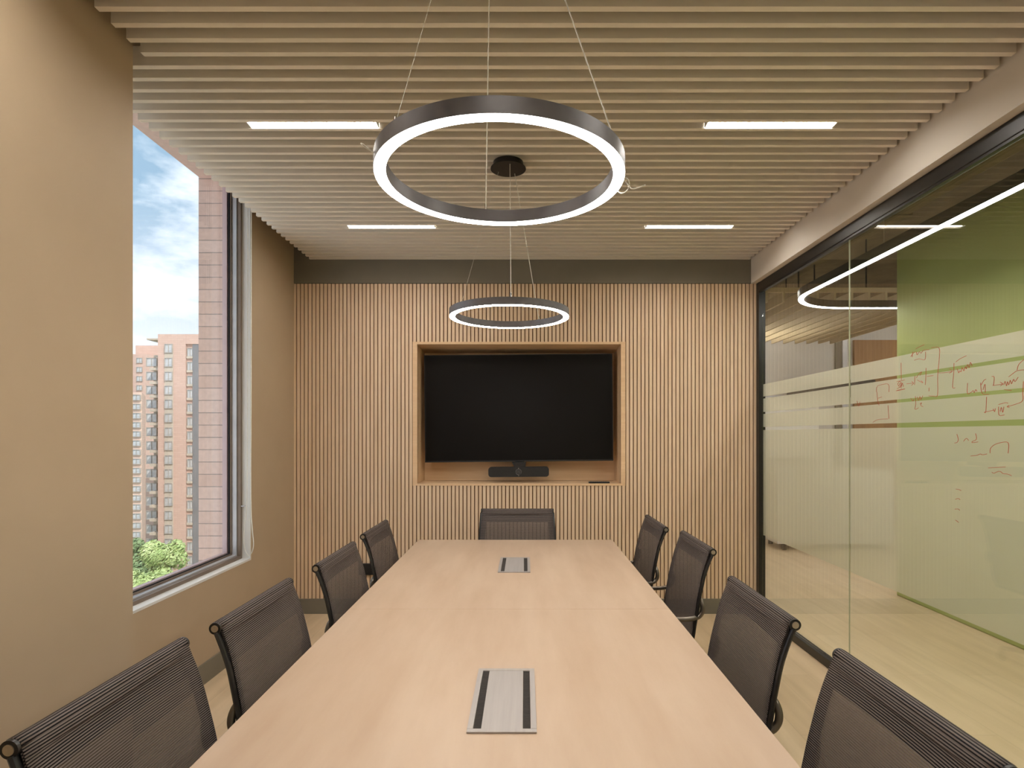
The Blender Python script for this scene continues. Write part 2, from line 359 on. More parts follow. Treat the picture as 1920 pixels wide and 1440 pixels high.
# ---------------------------------------------------------------- window 1
win = thing('window_1', 'tall window with bronze frame looking on brick towers', None, (XW, 3.0, 0.605), kind='structure')
win.location = (0, 0, 0)
WY0, WY1, WZ0, WZ1 = 2.146, 3.952, 0.605, 3.24
def frame_ring(b, x0, x1, o, wd):
    y0, y1, z0, z1 = WY0+o, WY1-o, WZ0+o, WZ1-o
    box(b, x0, x1, y0, y1, z0, z0+wd); box(b, x0, x1, y0, y1, z1-wd, z1)
    box(b, x0, x1, y0, y0+wd, z0+wd, z1-wd); box(b, x0, x1, y1-wd, y1, z0+wd, z1-wd)
def jamb(b):
    e = 0.0015
    box(b, -1.921, XW+0.001, WY0, WY1-e, WZ0-0.012, WZ0+e)
    box(b, -1.921, XW+0.001, WY1-e, WY1+0.012, WZ0-0.012, WZ1)
    box(b, -1.921, XW+0.001, WY0, WY1-e, WZ1-e, WZ1+0.01)
part('white_reveal', white_paint, win, jamb)
part('outer_frame', frame_bronze, win, lambda b: frame_ring(b, -1.945, -1.921, 0.0, 0.022))
part('sash_frame', frame_light, win, lambda b: frame_ring(b, -1.975, -1.9455, 0.0, 0.030))
part('inner_bead', frame_bronze, win, lambda b: frame_ring(b, -1.985, -1.9755, 0.0, 0.040))
part('glazing_gasket', gasket, win, lambda b: (frame_ring(b, -1.9905, -1.9855, 0.0, 0.046),))
part('window_pane', out_glass, win, lambda b: box(b, -1.999, -1.993, WY0+0.01, WY1-0.01, WZ0+0.01, WZ1-0.01))
part('outside_frame', mat('outer_frame_pink', srgb(196, 170, 170), 0.5, grain=(srgb(188, 162, 162), (9, 9, 9), 2)), win, lambda b: frame_ring(b, -2.03, -2.0, 0.0, 0.05))
# masonry reveal outside
bm = bmesh.new()
box(bm, -2.225, -2.031, 3.965, 5.6, -8, 4.2); box(bm, -2.225, -2.031, 1.2, 3.965, 3.205, 4.2)
struct('wall_outside', bm, jamb_brick, 'pink brick outer wall beside the window')
# blind cord
cord = thing('blind_cord', 'white looped blind cord hanging at the far side of the window', 'blind cord', (-1.86, 3.93, 2.9))
a = [P(471.5, 350, 3.93), P(471, 700, 3.93), P(470.5, 930, 3.93), P(473, 990, 3.93), P(475.5, 1020, 3.93), P(472, 1036, 3.93), P(466, 1041, 3.93), P(460, 1032, 3.93), P(457.5, 1015, 3.93), P(458.5, 985, 3.93), P(463, 930, 3.93), P(464, 700, 3.93), P(464.5, 350, 3.93)]
bm = bmesh.new(); tube(bm, [p-Vector((-1.86, 3.93, 2.9)) for p in smooth_path(a, 5)], 0.003, 6)
obj('bead_chain', bm, cord_white, cord, True)
bm = bmesh.new(); q = P(452, 949, 3.94)-Vector((-1.86, 3.93, 2.9)); box(bm, q.x-0.004, q.x+0.026, q.y-0.006, q.y+0.006, q.z-0.004, q.z+0.004, 0.001)
cyl(bm, (q.x, q.y, q.z), (q.x, q.y, q.z+0.25), 0.0015, 6)
obj('cord_tensioner', bm, frame_light, cord)

# ---------------------------------------------------------------- glass partition
gp = thing('wall_right', 'floor to ceiling glass partition with frosted bands in a black frame', None, (0, 0, 0), kind='structure')
FXA, FXB = 1.872, 1.924
def gframe(b):
    box(b, FXA, FXB, YB-0.05, YB-0.001, 0, ZH)
    box(b, FXA, FXB, YN, YB-0.05, ZH-0.073, ZH-0.001, 0.004); box(b, FXA+0.004, FXA+0.02, YN, YB-0.05, ZH-0.085, ZH-0.073)
    box(b, FXA, FXB, YN, YB-0.05, 0, 0.055, 0.004)
part('black_frame', black_metal, gp, gframe)
GY = [YN, 3.405, YB-0.05]
for i in range(2):
    part('glass_pane', glass, gp, lambda b, i=i: box(b, XG, XG+0.010, GY[i]+0.0015, GY[i+1]-0.0015, 0.056, ZH-0.074))
part('glass_joint', mat('joint_clear', srgb(186, 186, 160), 0.3, grain=(srgb(170, 170, 146), (9, 9, 9), 2)), gp, lambda b: box(b, XG+0.001, XG+0.009, 3.4042, 3.4058, 0.056, ZH-0.074))
def films(b):
    x0, x1 = XG+0.0102, XG+0.0106
    for z0, z1 in ((0.643, 1.483), (1.507, 1.611), (1.627, 1.734), (1.750, 1.848)):
        for i in range(2):
            y0, y1 = GY[i]+0.002, GY[i+1]-0.002
            v = [b.verts.new(p) for p in ((x0, y0, z0), (x0, y1, z0), (x0, y1, z1), (x0, y0, z1))]; b.faces.new(v)
part('frosted_film', film, gp, films)

# red marker drawings on the room side of the glass
def on_glass(px, py):
    s = (px-984)/((XG-0.0012)/U)
    return Vector((XG-0.0012, YB/s, 1.45+(814-py)/s*U))
def crop(pts, k=3.7875, ox=1680, oy=620): return [(ox+x/k, oy+y/k) for x, y in pts]
S = []
for st in [
 [(105,185),(118,165),(135,150)], [(118,150),(116,188)], [(140,130),(160,118),(200,100)], [(145,150),(150,172),(165,150),(178,160),(195,140),(235,135)],
 [(130,210),(165,200),(205,205),(210,150)], [(250,122),(305,122),(307,200),(296,320),(295,455),(270,465),(232,462)],
 [(36,228),(38,350)], [(5,362),(62,350)], [(12,375),(20,395),(30,370),(36,400),(45,372),(52,398)], [(8,412),(28,402),(40,410)], [(0,428),(62,415)],
 [(75,378),(120,372)], [(112,360),(124,374),(110,388)], [(135,320),(132,385)], [(145,335),(160,310),(182,292),(170,318)], [(150,350),(190,370),(178,355)],
 [(213,265),(212,330),(208,385)], [(222,325),(265,318)], [(302,300),(350,298),(398,290)], [(380,272),(400,288),(378,302)],
 [(412,230),(410,300),(402,400),(420,405)], [(425,222),(455,200),(500,178)], [(435,270),(445,300),(452,285),(462,292),(470,262),(482,285),(492,255),(500,272),(508,240),(520,262),(528,225),(540,250)],
 [(105,480),(120,500),(125,485)], [(137,465),(140,520),(135,558),(160,548)], [(150,470),(160,495),(170,468),(176,490),(190,462)], [(170,520),(182,512),(175,530),(192,540)],
 [(235,405),(234,430)],
 [(508,372),(507,445),(530,440),(548,425)], [(548,425),(556,440),(566,418),(575,432)], [(600,370),(612,445),(660,452)], [(605,385),(625,352),(640,345)], [(618,420),(632,380),(634,440)],
 [(680,325),(697,330),(693,385),(690,388),(720,385),(755,378)], [(740,365),(758,378),(742,392)], [(765,385),(775,360),(785,392),(792,362),(800,385),(812,352),(820,378),(835,345),(845,362),(868,330)],
 [(770,418),(820,425)], [(800,328),(830,305),(860,285),(908,278)], [(860,280),(872,240),(909,205)], [(905,360),(900,440),(898,498),(850,522),(788,540)],
 [(643,470),(638,575),(628,578),(660,572),(690,565)], [(690,555),(700,575),(706,552)], [(728,540),(732,600),(770,598)], [(740,575),(748,545),(758,580),(766,540)], [(728,525),(775,512),(795,515)], [(800,530),(790,541),(805,545)],
 [(432,735),(442,770),(435,792),(415,798)], [(480,785),(500,765),(515,780)], [(565,730),(572,765),(560,780),(545,785),(540,795),(582,790)],
 [(530,890),(575,885),(600,875),(612,882),(645,875)], [(668,870),(672,835),(710,805),(780,790),(800,810),(796,870)], [(655,975),(700,972),(778,968)], [(680,1005),(695,1012),(735,998),(760,1015),(790,1018),(820,1030)],
 [(425,1125),(445,1128),(462,1136)], [(422,1198),(440,1192),(455,1200)], [(418,1268),(440,1266),(452,1276)], [(422,1345),(432,1352),(444,1362)]]:
    S.append(crop(st))
for st in [[(1460,690),(1462,640),(1475,630)], [(1470,620),(1590,600),(1600,690)], [(1480,760),(1520,745)], [(1465,690),(1475,790),(1490,840)], [(1590,840),(1600,990)], [(1420,1030),(1480,1000),(1590,992)],
           [(1240,790),(1260,850),(1275,800)], [(1700,600),(1720,570),(1745,600),(1715,640)], [(1690,670),(1780,655)]]:
    S.append(crop(st, 6.0, 1400, 620))
bm = bmesh.new()
for st in S:
    pts = [on_glass(x, y) for x, y in st]
    tube(bm, smooth_path(pts, 4) if len(pts) > 2 else pts, 0.0011, 5)
mk = obj('marker_drawing', bm, red_ink, gp, label='red marker diagram drawn on the glass')

# ---------------------------------------------------------------- conference table
tb = thing('conference_table', 'long pale oak conference table with two flush cable boxes', 'table', (-0.063, 2.36, 0))
tx0, tx1 = -0.651, 0.651
def top(y0, y1): return lambda b: box(b, tx0, tx1, y0, y1, 0.70, 0.74, 0.0015)
part('tabletop', table_wood, tb, top(0.0007, 1.549)); part('tabletop', table_wood, tb, top(-1.55, -0.0007))
for y in (-1.0, 0.9):
    part('leg_panel', grey_paint, tb, lambda b, y=y: box(b, -0.16, 0.16, y-0.03, y+0.03, 0, 0.64, 0.003))
part('support_beam', black_metal, tb, lambda b: box(b, -0.04, 0.04, -1.35, 1.35, 0.64, 0.70, 0.003))
def cable_box(y0, y1, label):
    cx, cy = -0.055, (y0+y1)/2; hx, hy = 0.0835, (y1-y0)/2
    t = thing('cable_box', label, 'cable box', (cx, cy, 0.7402), 0, 'cable boxes in the table')
    def fr(b):
        e = 0.0045
        box(b, -hx, hx, -hy, -hy+0.016, 0, e, 0.0008); box(b, -hx, hx, hy-0.016, hy, 0, e, 0.0008)
        box(b, -hx, -hx+0.014, -hy+0.016, hy-0.016, 0, e); box(b, hx-0.014, hx, -hy+0.016, hy-0.016, 0, e)
    part('box_rim', alu, t, fr)
    part('lid', alu, t, lambda b: box(b, -0.050, 0.050, -hy+0.0165, hy-0.0165, 0, 0.0040, 0.0005))
    for s in (-1, 1):
        part('brush_strip', bristle, t, lambda b, s=s: box(b, min(s*0.0505, s*0.0690), max(s*0.0505, s*0.0690), -hy+0.0165, hy-0.0165, 0, 0.0012))
    return t
cable_box(1.377, 1.751, 'near aluminium cable box with two black brush slots, set in the table')
cable_box(2.976, 3.336, 'far aluminium cable box with black brush slots, near the table end by the screen')

# ---------------------------------------------------------------- mesh chairs
def make_chair(label):
    t = thing('mesh_chair', label, 'chair', (0, 0, 0), 0, 'black mesh chairs round the table')
    O = -0.28
    # front surface of the back, forward y against z, then the seat
    prof = [(.013, .912), (.024, .880), (.037, .845), (.050, .800), (.063, .745), (.075, .690), (.085, .630), (.094, .570), (.104, .515), (.125, .470), (.165, .447), (.23, .438), (.32, .438), (.41, .446), (.465, .447), (.495, .432), (.503, .41)]
    path = [(-0.004+0.0, 0)]
    arc = []
    cy0, cz0, rr = 0.0, 0.905, 0.0155
    for i in range(9):
        an = R(200 - i*195/8)
        arc.append((cy0+rr*math.cos(an), cz0+rr*math.sin(an)))
    front = smooth_path([(0, y, z) for y, z in prof], 5)
    line = [(0, a[0], a[1]) for a in arc] + [tuple(v) for v in front[1:]]
    def halfw(z): return 0.249+max(0, min(0.016, (0.91-z)*0.05))
    def sheet(b, pts, w0, w1, off=0.0, nx=6, v0=0.0):
        uvl = b.loops.layers.uv.new('UVMap') if not b.loops.layers.uv else b.loops.layers.uv.active
        rows = []; v = v0; prev = None
        for p in pts:
            p = Vector(p)
            if prev is not None: v += (p-prev).length
            prev = p
            hw = halfw(p.z); row = []
            for i in range(nx+1):
                f = i/nx; x = w0(hw)+(w1(hw)-w0(hw))*f
                sag = 0.010*(1-(x/hw)**2) if 0.45 < p.z < 0.88 else 0
                row.append((b.verts.new((x, p.y+O+off-sag, p.z)), x, v))
            rows.append(row)
        for i in range(len(rows)-1):
            for k in range(nx):
                q = [rows[i][k], rows[i][k+1], rows[i+1][k+1], rows[i+1][k]]
                f = b.faces.new([a[0] for a in q])
                for lp, a in zip(f.loops, q): lp[uvl].uv = (a[1]+1, a[2])
    bm = bmesh.new(); sheet(bm, line, lambda h: -h, lambda h: h, nx=12)
    sl = obj('mesh_sling', bm, sling_cloth, t, True); so_ = sl.modifiers.new('thick', 'SOLIDIFY'); so_.thickness = 0.0018; so_.offset = 1
    # folded flap behind the top and side hems
    flap = [(0, arc[0][0], arc[0][1]), (0, -0.004, .885), (0, 0.010, .86), (0, 0.020, .838), (0, .024, .828)]
    bm = bmesh.new(); sheet(bm, flap, lambda h: -h, lambda h: h, nx=12)
    low = [tuple(v) for v in front if 0.45 < v.z < 0.905]
    for s in (-1, 1):
        sheet(bm, low, (lambda h: -h) if s < 0 else (lambda h: h-0.034), (lambda h: -h+0.034) if s < 0 else (lambda h: h), off=-0.004, nx=2)
    obj('sling_hem', bm, hem_cloth, t, True)
    rail = [(.004, .893), (.016, .865), (.028, .835), (.043, .79), (.056, .735), (.068, .68), (.078, .625), (.088, .57), (.098, .51), (.120, .458), (.165, .434), (.23, .425), (.32, .425), (.41, .433), (.47, .434), (.495, .420)]
    for s in (-1, 1):
        def rl(b):
            n = []
            for v in smooth_path([(0, y, z) for y, z in rail], 4): n.append((s*(halfw(v.z)+0.002), v.y+O, v.z))
            tube(b, n, 0.0075, 8, rx=0.0115)
        part('side_rail', black_metal, t, rl, True)
    cr_ = part('top_tube', black_metal, t, lambda b: cyl(b, (-0.256, O, cz0), (0.256, O, cz0), 0.0135, 20), True)
    for s in (-1, 1):
        part('end_cap', cap_metal, cr_, lambda b, s=s: cyl(b, (s*0.2555, O, cz0), (s*0.2585, O, cz0), 0.0098, 20), label='brushed metal end cap')
        part('end_collar', black_metal, cr_, lambda b, s=s: cyl(b, (s*0.2500, O, cz0), (s*0.2568, O, cz0), 0.0165, 24))
    for s in (-1, 1):
        def arm(b):
            x = s*0.265
            pts = [(x-s*0.026, .064, .694), (x-s*0.010, .056, .682), (x+s*.001, .051, .656), (x+s*.003, .057, .628), (x+s*.004, .082, .608), (x+s*.004, .15, .600), (x+s*.004, .30, .606), (x+s*.004, .375, .596), (x+s*.004, .40, .56), (x+s*.002, .39, .50), (x, .365, .452), (x-s*0.012, .350, .432)]
            tube(b, [(p[0], p[1]+O, p[2]) for p in smooth_path(pts, 5)], 0.011, 10, rx=0.009)
        part('armrest', arm_metal, t, arm, True)
    for yb_, zb_ in ((.115, .452), (.40, .425)):
        part('cross_brace', black_metal, t, lambda b: cyl(b, (-0.26, yb_+O, zb_), (0.26, yb_+O, zb_), 0.009, 12), True)
    part('seat_mechanism', black_plastic, t, lambda b: (box(b, -0.07, 0.07, -0.13, 0.14, .375, .417, 0.006), box(b, -0.24, 0.24, -0.02, 0.02, .412, .422)))
    part('gas_column', black_metal, t, lambda b: (cyl(b, (0, 0, .10), (0, 0, .27), .026, 20), cyl(b, (0, 0, .27), (0, 0, .38), .015, 16)), True)
    for k in range(5):
        an = R(18+72*k); d = Vector((math.cos(an), math.sin(an), 0)); n = Vector((-d.y, d.x, 0))
        def leg(b):
            a0 = d*0.0; a1 = d*0.285
            hexa(b, [a0-n*.022+Vector((0, 0, .075)), a0+n*.022+Vector((0, 0, .075)), a1+n*.013+Vector((0, 0, .068)), a1-n*.013+Vector((0, 0, .068)),
                     a0-n*.018+Vector((0, 0, .115)), a0+n*.018+Vector((0, 0, .115)), a1+n*.010+Vector((0, 0, .088)), a1-n*.010+Vector((0, 0, .088))])
        lg = part('base_leg', black_metal, t, leg)
        def cst(b):
            c = d*0.272
            for s in (-1, 1): cyl(b, c+n*(s*.007)+Vector((0, 0, .0272)), c+n*(s*.023)+Vector((0, 0, .0272)), .027, 20)
            cyl(b, c+Vector((0, 0, .03)), c+Vector((0, 0, .07)), .006, 10); box(b, c.x-.012, c.x+.012, c.y-.012, c.y+.012, .045, .06)
        part('caster', black_plastic, lg, cst, True)
    return t
F = 0.28
chairs = [
 (-0.890+F, 1.259, -90, 'black mesh chair nearest the camera on the window side, in the left corner'),
 (-0.868+F, 1.884, -90, 'black mesh chair on the window side, second from the camera'),
 (-0.846+F, 2.608, -90, 'black mesh chair on the window side, third from the camera'),
 (-0.858+F, 3.336, -90, 'farthest black mesh chair on the window side, black socket seen at its left'),
 (0.776-F, 1.180, 90, 'black mesh chair nearest the camera on the glass wall side, in the right corner'),
 (0.772-F, 1.915, 90, 'black mesh chair on the glass wall side, second from the camera'),
 (0.868-F, 2.935, 90, 'black mesh chair on the glass wall side, third from the camera'),
 (0.804-F, 3.565, 90, 'farthest black mesh chair on the glass wall side, near the ribbed wall'),
 (-0.053, 4.126-F, 180, 'black mesh chair at the head of the table under the screen')]
c0 = make_chair(chairs[0][3])
for i, (x, y, rz, lab) in enumerate(chairs):
    if i == 0: c0.location = (x, y, 0); c0.rotation_euler = (0, 0, R(rz))
    else: dup(c0, (x, y, 0), R(rz), lab)

# ---------------------------------------------------------------- screen, video bar, remote, socket
tv_c = Vector((-0.051, 4.85, 1.668))
tv = thing('television', 'large black flat television in the oak niche, switched off', 'television', tv_c)
tv.rotation_euler = (0, R(-0.55), 0)
hw, hh = 0.785, 0.447
part('screen_housing', black_plastic, tv, lambda b: box(b, -hw, hw, 0.004, 0.045, -hh, hh, 0.004))
part('screen_panel', mat('screen_black', srgb(13, 9, 7), 0.40, spec=0.16, grain=(srgb(11, 8, 6), (2, 2, 2), 2)), tv, lambda b: box(b, -hw+0.006, hw-0.006, -0.001, 0.0038, -hh+0.012, hh-0.006))
part('bezel', black_plastic, tv, lambda b: (box(b, -hw, hw, -0.003, 0.0038, -hh, -hh+0.0118), box(b, -hw, hw, -0.003, 0.0038, hh-0.0058, hh), box(b, -hw, -hw+0.0058, -0.003, 0.0038, -hh+.0119, hh-.0059), box(b, hw-0.0058, hw, -0.003, 0.0038, -hh+.0119, hh-.0059)))
part('wall_bracket', black_metal, tv, lambda b: (box(b, -0.3, 0.3, 0.046, 0.194, -0.2, 0.2, 0.004),))
vb = thing('video_bar', 'long rounded black video conferencing bar hanging below the television', 'video bar', P(972.5, 884.5, 4.80))
vb.rotation_euler = (0, R(-0.5), 0)
bm = bmesh.new(); pts = []
for cx_, cz_, a0 in ((0.225, 0.017, 0), (-0.225, 0.017, 90), (-0.225, -0.017, 180), (0.225, -0.017, 270)):
    for k in range(7): an = R(a0+15*k); pts.append((cx_+0.024*math.cos(an), cz_+0.024*math.sin(an)))
fr_ = [bm.verts.new((x, -0.03, z)) for x, z in pts]; bk_ = [bm.verts.new((x, 0.035, z)) for x, z in pts]
bm.faces.new(fr_); bm.faces.new(bk_[::-1])
for k in range(len(pts)): bm.faces.new((fr_[k], fr_[(k+1) % len(pts)], bk_[(k+1) % len(pts)], bk_[k]))
obj('bar_body', bm, black_plastic, vb, True)
lens = part('camera_lens', mat('lens_glass', srgb(44, 42, 44), 0.08, spec=1.0, grain=(srgb(60, 56, 54), (30, 30, 30), 2)), vb, lambda b: cyl(b, (0.0, -0.034, 0.0), (0, -0.030, 0.0), 0.022, 28), True, label='round dark camera lens')
part('lens_ring', ring_metal, lens, lambda b: tube(b, [(0.024*math.cos(2*PI*k/28), -0.032, 0.024*math.sin(2*PI*k/28)) for k in range(28)], 0.002, 6, True), True)
part('indicator_light', cap_metal, vb, lambda b: (cyl(b, (0.0, -0.032, 0.030), (0, -0.030, 0.030), 0.003, 10), cyl(b, (0.0, -0.032, -0.030), (0, -0.030, -0.030), 0.003, 10)))
part('mounting_arm', black_metal, vb, lambda b: (hexa(b, [(-0.035, -0.005, 0.040), (0.055, -0.005, 0.040), (0.055, 0.03, 0.040), (-0.035, 0.03, 0.040), (-0.055, -0.005, 0.080), (0.062, -0.005, 0.080), (0.062, 0.03, 0.080), (-0.055, 0.03, 0.080)]), box(b, -0.03, 0.05, 0.03, 0.2, 0.045, 0.075)))
rc = P(1123, 903, 4.74)
rm = thing('remote_control', 'slim black remote control lying on the niche ledge under the screen', 'remote control', (rc.x, 4.735, NZ0))
part('remote_body', black_plastic, rm, lambda b: box(b, -0.085, 0.085, -0.018, 0.018, 0.0005, 0.012, 0.004))
part('button_pad', mat('button_grey', srgb(70, 68, 66), 0.6, grain=(srgb(60, 58, 56), (90, 90, 90), 2)), rm, lambda b: [box(b, -0.07+i*0.017, -0.06+i*0.017, -0.008, 0.008, 0.012, 0.0135) for i in range(8)])
a = P(674, 1056, YB); b_ = P(706, 1076.5, YB)
sk = thing('wall_socket', 'black ribbed socket box low on the oak ribbed wall behind the left chairs', 'socket', ((a.x+b_.x)/2, YB-0.0005, (a.z+b_.z)/2))
def skb(b):
    w_, h_ = (b_.x-a.x)/2, (a.z-b_.z)/2
    box(b, -w_, w_, -0.03, 0, -h_, h_, 0.003)
    for i in range(9):
        x = -w_+0.012+i*0.0143; box(b, x, x+0.006, -0.033, -0.03, -h_+0.01, h_-0.01)
part('socket_body', black_plastic, sk, skb)

# ---------------------------------------------------------------- ring pendants
def ring_section(b, Ro, Ri, z0, z1, seg=128):
    vs_ = []
    for k in range(seg):
        a = 2*PI*k/seg; c, s = math.cos(a), math.sin(a)
        vs_.append([b.verts.new((r*c, r*s, z)) for r, z in ((Ro, z0), (Ro, z1), (Ri, z1), (Ri, z0))])
    for k in range(seg):
        A, B = vs_[k], vs_[(k+1) % seg]
        for i in range(4): b.faces.new((A[i], A[(i+1) % 4], B[(i+1) % 4], B[i]))
def pendant(cx, cy, z, canopy, angs, label):
    t = thing('ring_pendant', label, 'pendant lamp', (cx, cy, z), 0, 'glowing ring pendants over the table')
    Ro, Ri, H = 0.3075, 0.278, 0.037
    part('ring_body', ring_metal, t, lambda b: ring_section(b, Ro, Ri, 0.0015, H), True)
    part('light_diffuser', ring_light, t, lambda b: ring_section(b, Ro-0.0012, Ri+0.0012, 0.0, 0.0025), True)
    cv = Vector(canopy)-Vector((cx, cy, z))
    cn = part('ceiling_canopy', black_metal, t, lambda b: (cyl(b, cv, cv+Vector((0, 0, 0.003)), 0.092, 48), cyl(b, cv+Vector((0, 0, 0.002)), cv+Vector((0, 0, 0.034)), 0.078, 48)), True, label='round dark ceiling canopy')
    rm_ = (Ro+Ri)/2
    for i, (ang, tgt) in enumerate(angs):
        p = Vector((rm_*math.sin(R(ang)), rm_*math.cos(R(ang)), H))
        q = cv+Vector((0.06*math.sin(R(tgt)), 0.06*math.cos(R(tgt)), 0))
        w_ = part('suspension_wire', cord_white, t, lambda b: cyl(b, p, q, (0.0018, 0.0015, 0.0007)[i], 6))
        part('wire_gripper', chrome, w_, lambda b: (cyl(b, p, p+Vector((0, 0, 0.020)), 0.0034, 12),))
    return t
r1 = pendant(-0.061, 1.452, 2.0805, (-0.075, 1.42, 2.826), ((-11, -11), (109, 100), (-131, -120)), 'larger looking near ring pendant of two, grey metal with bright underside')
# slack ends of wire at the near ring
def slack(b):
    e = Vector((0.2995, 0.06, 0.02))
    lp = [e, e+Vector((.02, -.01, .012)), e+Vector((.033, 0, .004)), e+Vector((.028, .006, -.014)), e+Vector((.012, .004, -.022)), e+Vector((.002, 0, -.010)), e+Vector((.012, -.006, .010)), e+Vector((.030, -.004, -.004)), e+Vector((.040, .0, -.012)), e+Vector((.062, .01, -.004)), e+Vector((.078, .01, .002))]
    tube(b, smooth_path(lp, 5), 0.0017, 6)
part('slack_wire', cord_white, r1, slack, True)
def slack2(b):
    e = Vector((-0.272, -0.10, 0.035))
    tube(b, smooth_path([e, e+Vector((-.012, 0, -.012)), e+Vector((-.022, 0, -.008)), e+Vector((-.044, 0, .006)), e+Vector((-.047, 0, .010)), e+Vector((-.040, 0, .006)), e+Vector((-.018, 0, -.012))], 5), 0.0020, 6)
part('slack_wire', cord_white, r1, slack2, True)
part('power_lead', cord_white, r1, lambda b: cyl(b, Vector((-0.235, -0.17, 0.035)), Vector((-0.235, -0.17, 0.052)), 0.0028, 10))
pendant(-0.080, 3.0, 2.050, (-0.086, 3.02, 2.826), ((177, 170), (33, 33), (-70, -60)), 'smaller looking far ring pendant of two, in front of the ribbed wall')

# ---------------------------------------------------------------- linear ceiling lights
def bar(x0, x1, y0, label):
    cx = (x0+x1)/2; h_ = (x1-x0)/2
    t = thing('linear_light', label, 'ceiling light', (cx, y0+0.0265, ZS+0.010), 0, 'recessed bar lights between the ceiling slats')
    part('housing', white_paint, t, lambda b: (box(b, -h_-0.004, h_+0.004, -0.0245, 0.0245, 0.012, 0.06), box(b, -h_-0.004, -h_-0.0005, -0.0245, 0.0245, -0.008, 0.012), box(b, h_+0.0005, h_+0.004, -0.0245, 0.0245, -0.008, 0.012)))
    part('diffuser', bar_light, t, lambda b: box(b, -h_, h_, -0.0225, 0.0225, 0.0, 0.0119))
g = lambda k: 1.9407+0.0765*k
bar(-1.257, -0.676, g(9), 'bar light in the ceiling above the window side, left of the near ring pendant')
bar(0.832, 1.413, g(9), 'bar light in the ceiling nearer the camera on the glass wall side')
bar(-1.20, -0.616, g(26), 'far left of the four bar lights in the ceiling')
bar(0.830, 1.413, g(26), 'far right of the four bar lights in the ceiling')
bar(-1.23, -0.65, g(-8), 'bar light in the ceiling over the near pier')
bar(0.832, 1.413, g(-8), 'bar light in the ceiling over the near glass')
bar(-0.3, 0.28, g(-24), 'bar light in the ceiling behind the camera')

# ---------------------------------------------------------------- beyond the glass
GX = 3.346
bm = bmesh.new(); box(bm, GX, GX+0.30, YN-0.1, 5.233, 0, 3.13, 0.012); struct('wall_green', bm, green_paint, 'green painted wall across the corridor')
bm = bmesh.new(); box(bm, 1.95, 9.0, YN-0.12, 10.2, 3.45, 3.55); struct('ceiling_corridor', bm, far_ceiling, 'dark exposed ceiling beyond the glass')
bm = bmesh.new(); box(bm, 1.9, 9.0, 9.0, 9.12, 0, 3.45)
fw = struct('wall_far', bm, far_white, 'white wall far beyond the glass')
bm = bmesh.new(); box(bm, 8.9, 9.0, YN, 9.0, 0, 3.45); struct('wall_side', bm, far_white, 'white side wall beyond the green wall')
bm = bmesh.new(); box(bm, 1.902, 1.936, YB+0.02, 9.0, 0, 3.45); struct('wall_corridor', bm, far_white, 'white corridor wall behind the oak wall')
part('wood_panel', far_wood, fw, lambda b: box(b, P(1600, 0, 8.98).x, P(1720, 0, 8.98).x, 8.95, 9.0, 0, 2.9), label='brown wood panel on the far wall')
part('grey_panel', grey_paint, fw, lambda b: box(b, P(1566, 0, 8.98).x, P(1577, 0, 8.98).x, 8.96, 9.0, 0, 2.9))
part('pale_daylight_strip', frame_light, fw, lambda b: box(b, P(1577, 0, 8.98).x, P(1585, 0, 8.98).x, 8.93, 9.0, 0, 2.9))  # pale colour stands in for a strip of window daylight
def grille(b):
    p0, p1 = P(1475, 712, 8.9), P(1640, 745, 8.9)
    box(b, p0.x, p1.x, 8.88, 8.90, p1.z, p0.z)
gr = thing('vent_grille', 'long black grille strip on the white wall seen through the clear stripe', 'grille', (0, 0, 0))
part('grille_panel', black_plastic, gr, grille)
wbd = thing('stand_in_board', 'near-white board added on the far wall to brighten the clear stripes', 'stand_in_board', (0, 0, 0))  # near-white board added to stand in for a bright patch of wall
part('board_panel', mat('board_white', srgb(253, 250, 244), 0.5, grain=(srgb(250, 247, 240), (2, 2, 2), 2)), wbd, lambda b: box(b, P(1400, 0, 8.97).x, P(1535, 0, 8.97).x, 8.965, 8.985, 1.1, 2.02))
part('board_rim', frame_light, wbd, lambda b: (box(b, P(1400, 0, 8.97).x, P(1535, 0, 8.97).x, 8.96, 8.99, 2.02, 2.04), box(b, P(1400, 0, 8.97).x, P(1535, 0, 8.97).x, 8.96, 8.99, 1.08, 1.1)))
bt = thing('ceiling_baffles', 'set of pale ceiling baffles hanging beyond the glass', 'ceiling baffles', (3.4, 7.3, 2.80))
for i in range(14):
    x = 2.3+i*0.175
    part('baffle', baffle_paint, bt, lambda b, x=x: box(b, x-3.4-0.012, x-3.4+0.012, -1.35, 1.40, 0, 0.105))
part('cross_rail', baffle_paint, bt, lambda b: box(b, -1.2, 1.4, -1.35, -1.31, 0.1055, 0.15))
for i, px in enumerate((1474, 1497, 1527, 1624)):
    p = P(px, 540, 5.97)
    tag(part('threaded_rod', black_metal, None, lambda b, p=p: cyl(b, (p.x, 5.97, 2.95), (p.x, 5.97, 3.45), 0.008, 8)), ['thin black rod from the corridor ceiling, closest to the black corner frame', 'thin black ceiling rod second from the black corner frame', 'thin black ceiling rod just left of the loop lamp bend', 'thin black ceiling rod inside the loop lamp, by the green wall'][i], 'rod', 'ceiling rods beyond the glass')
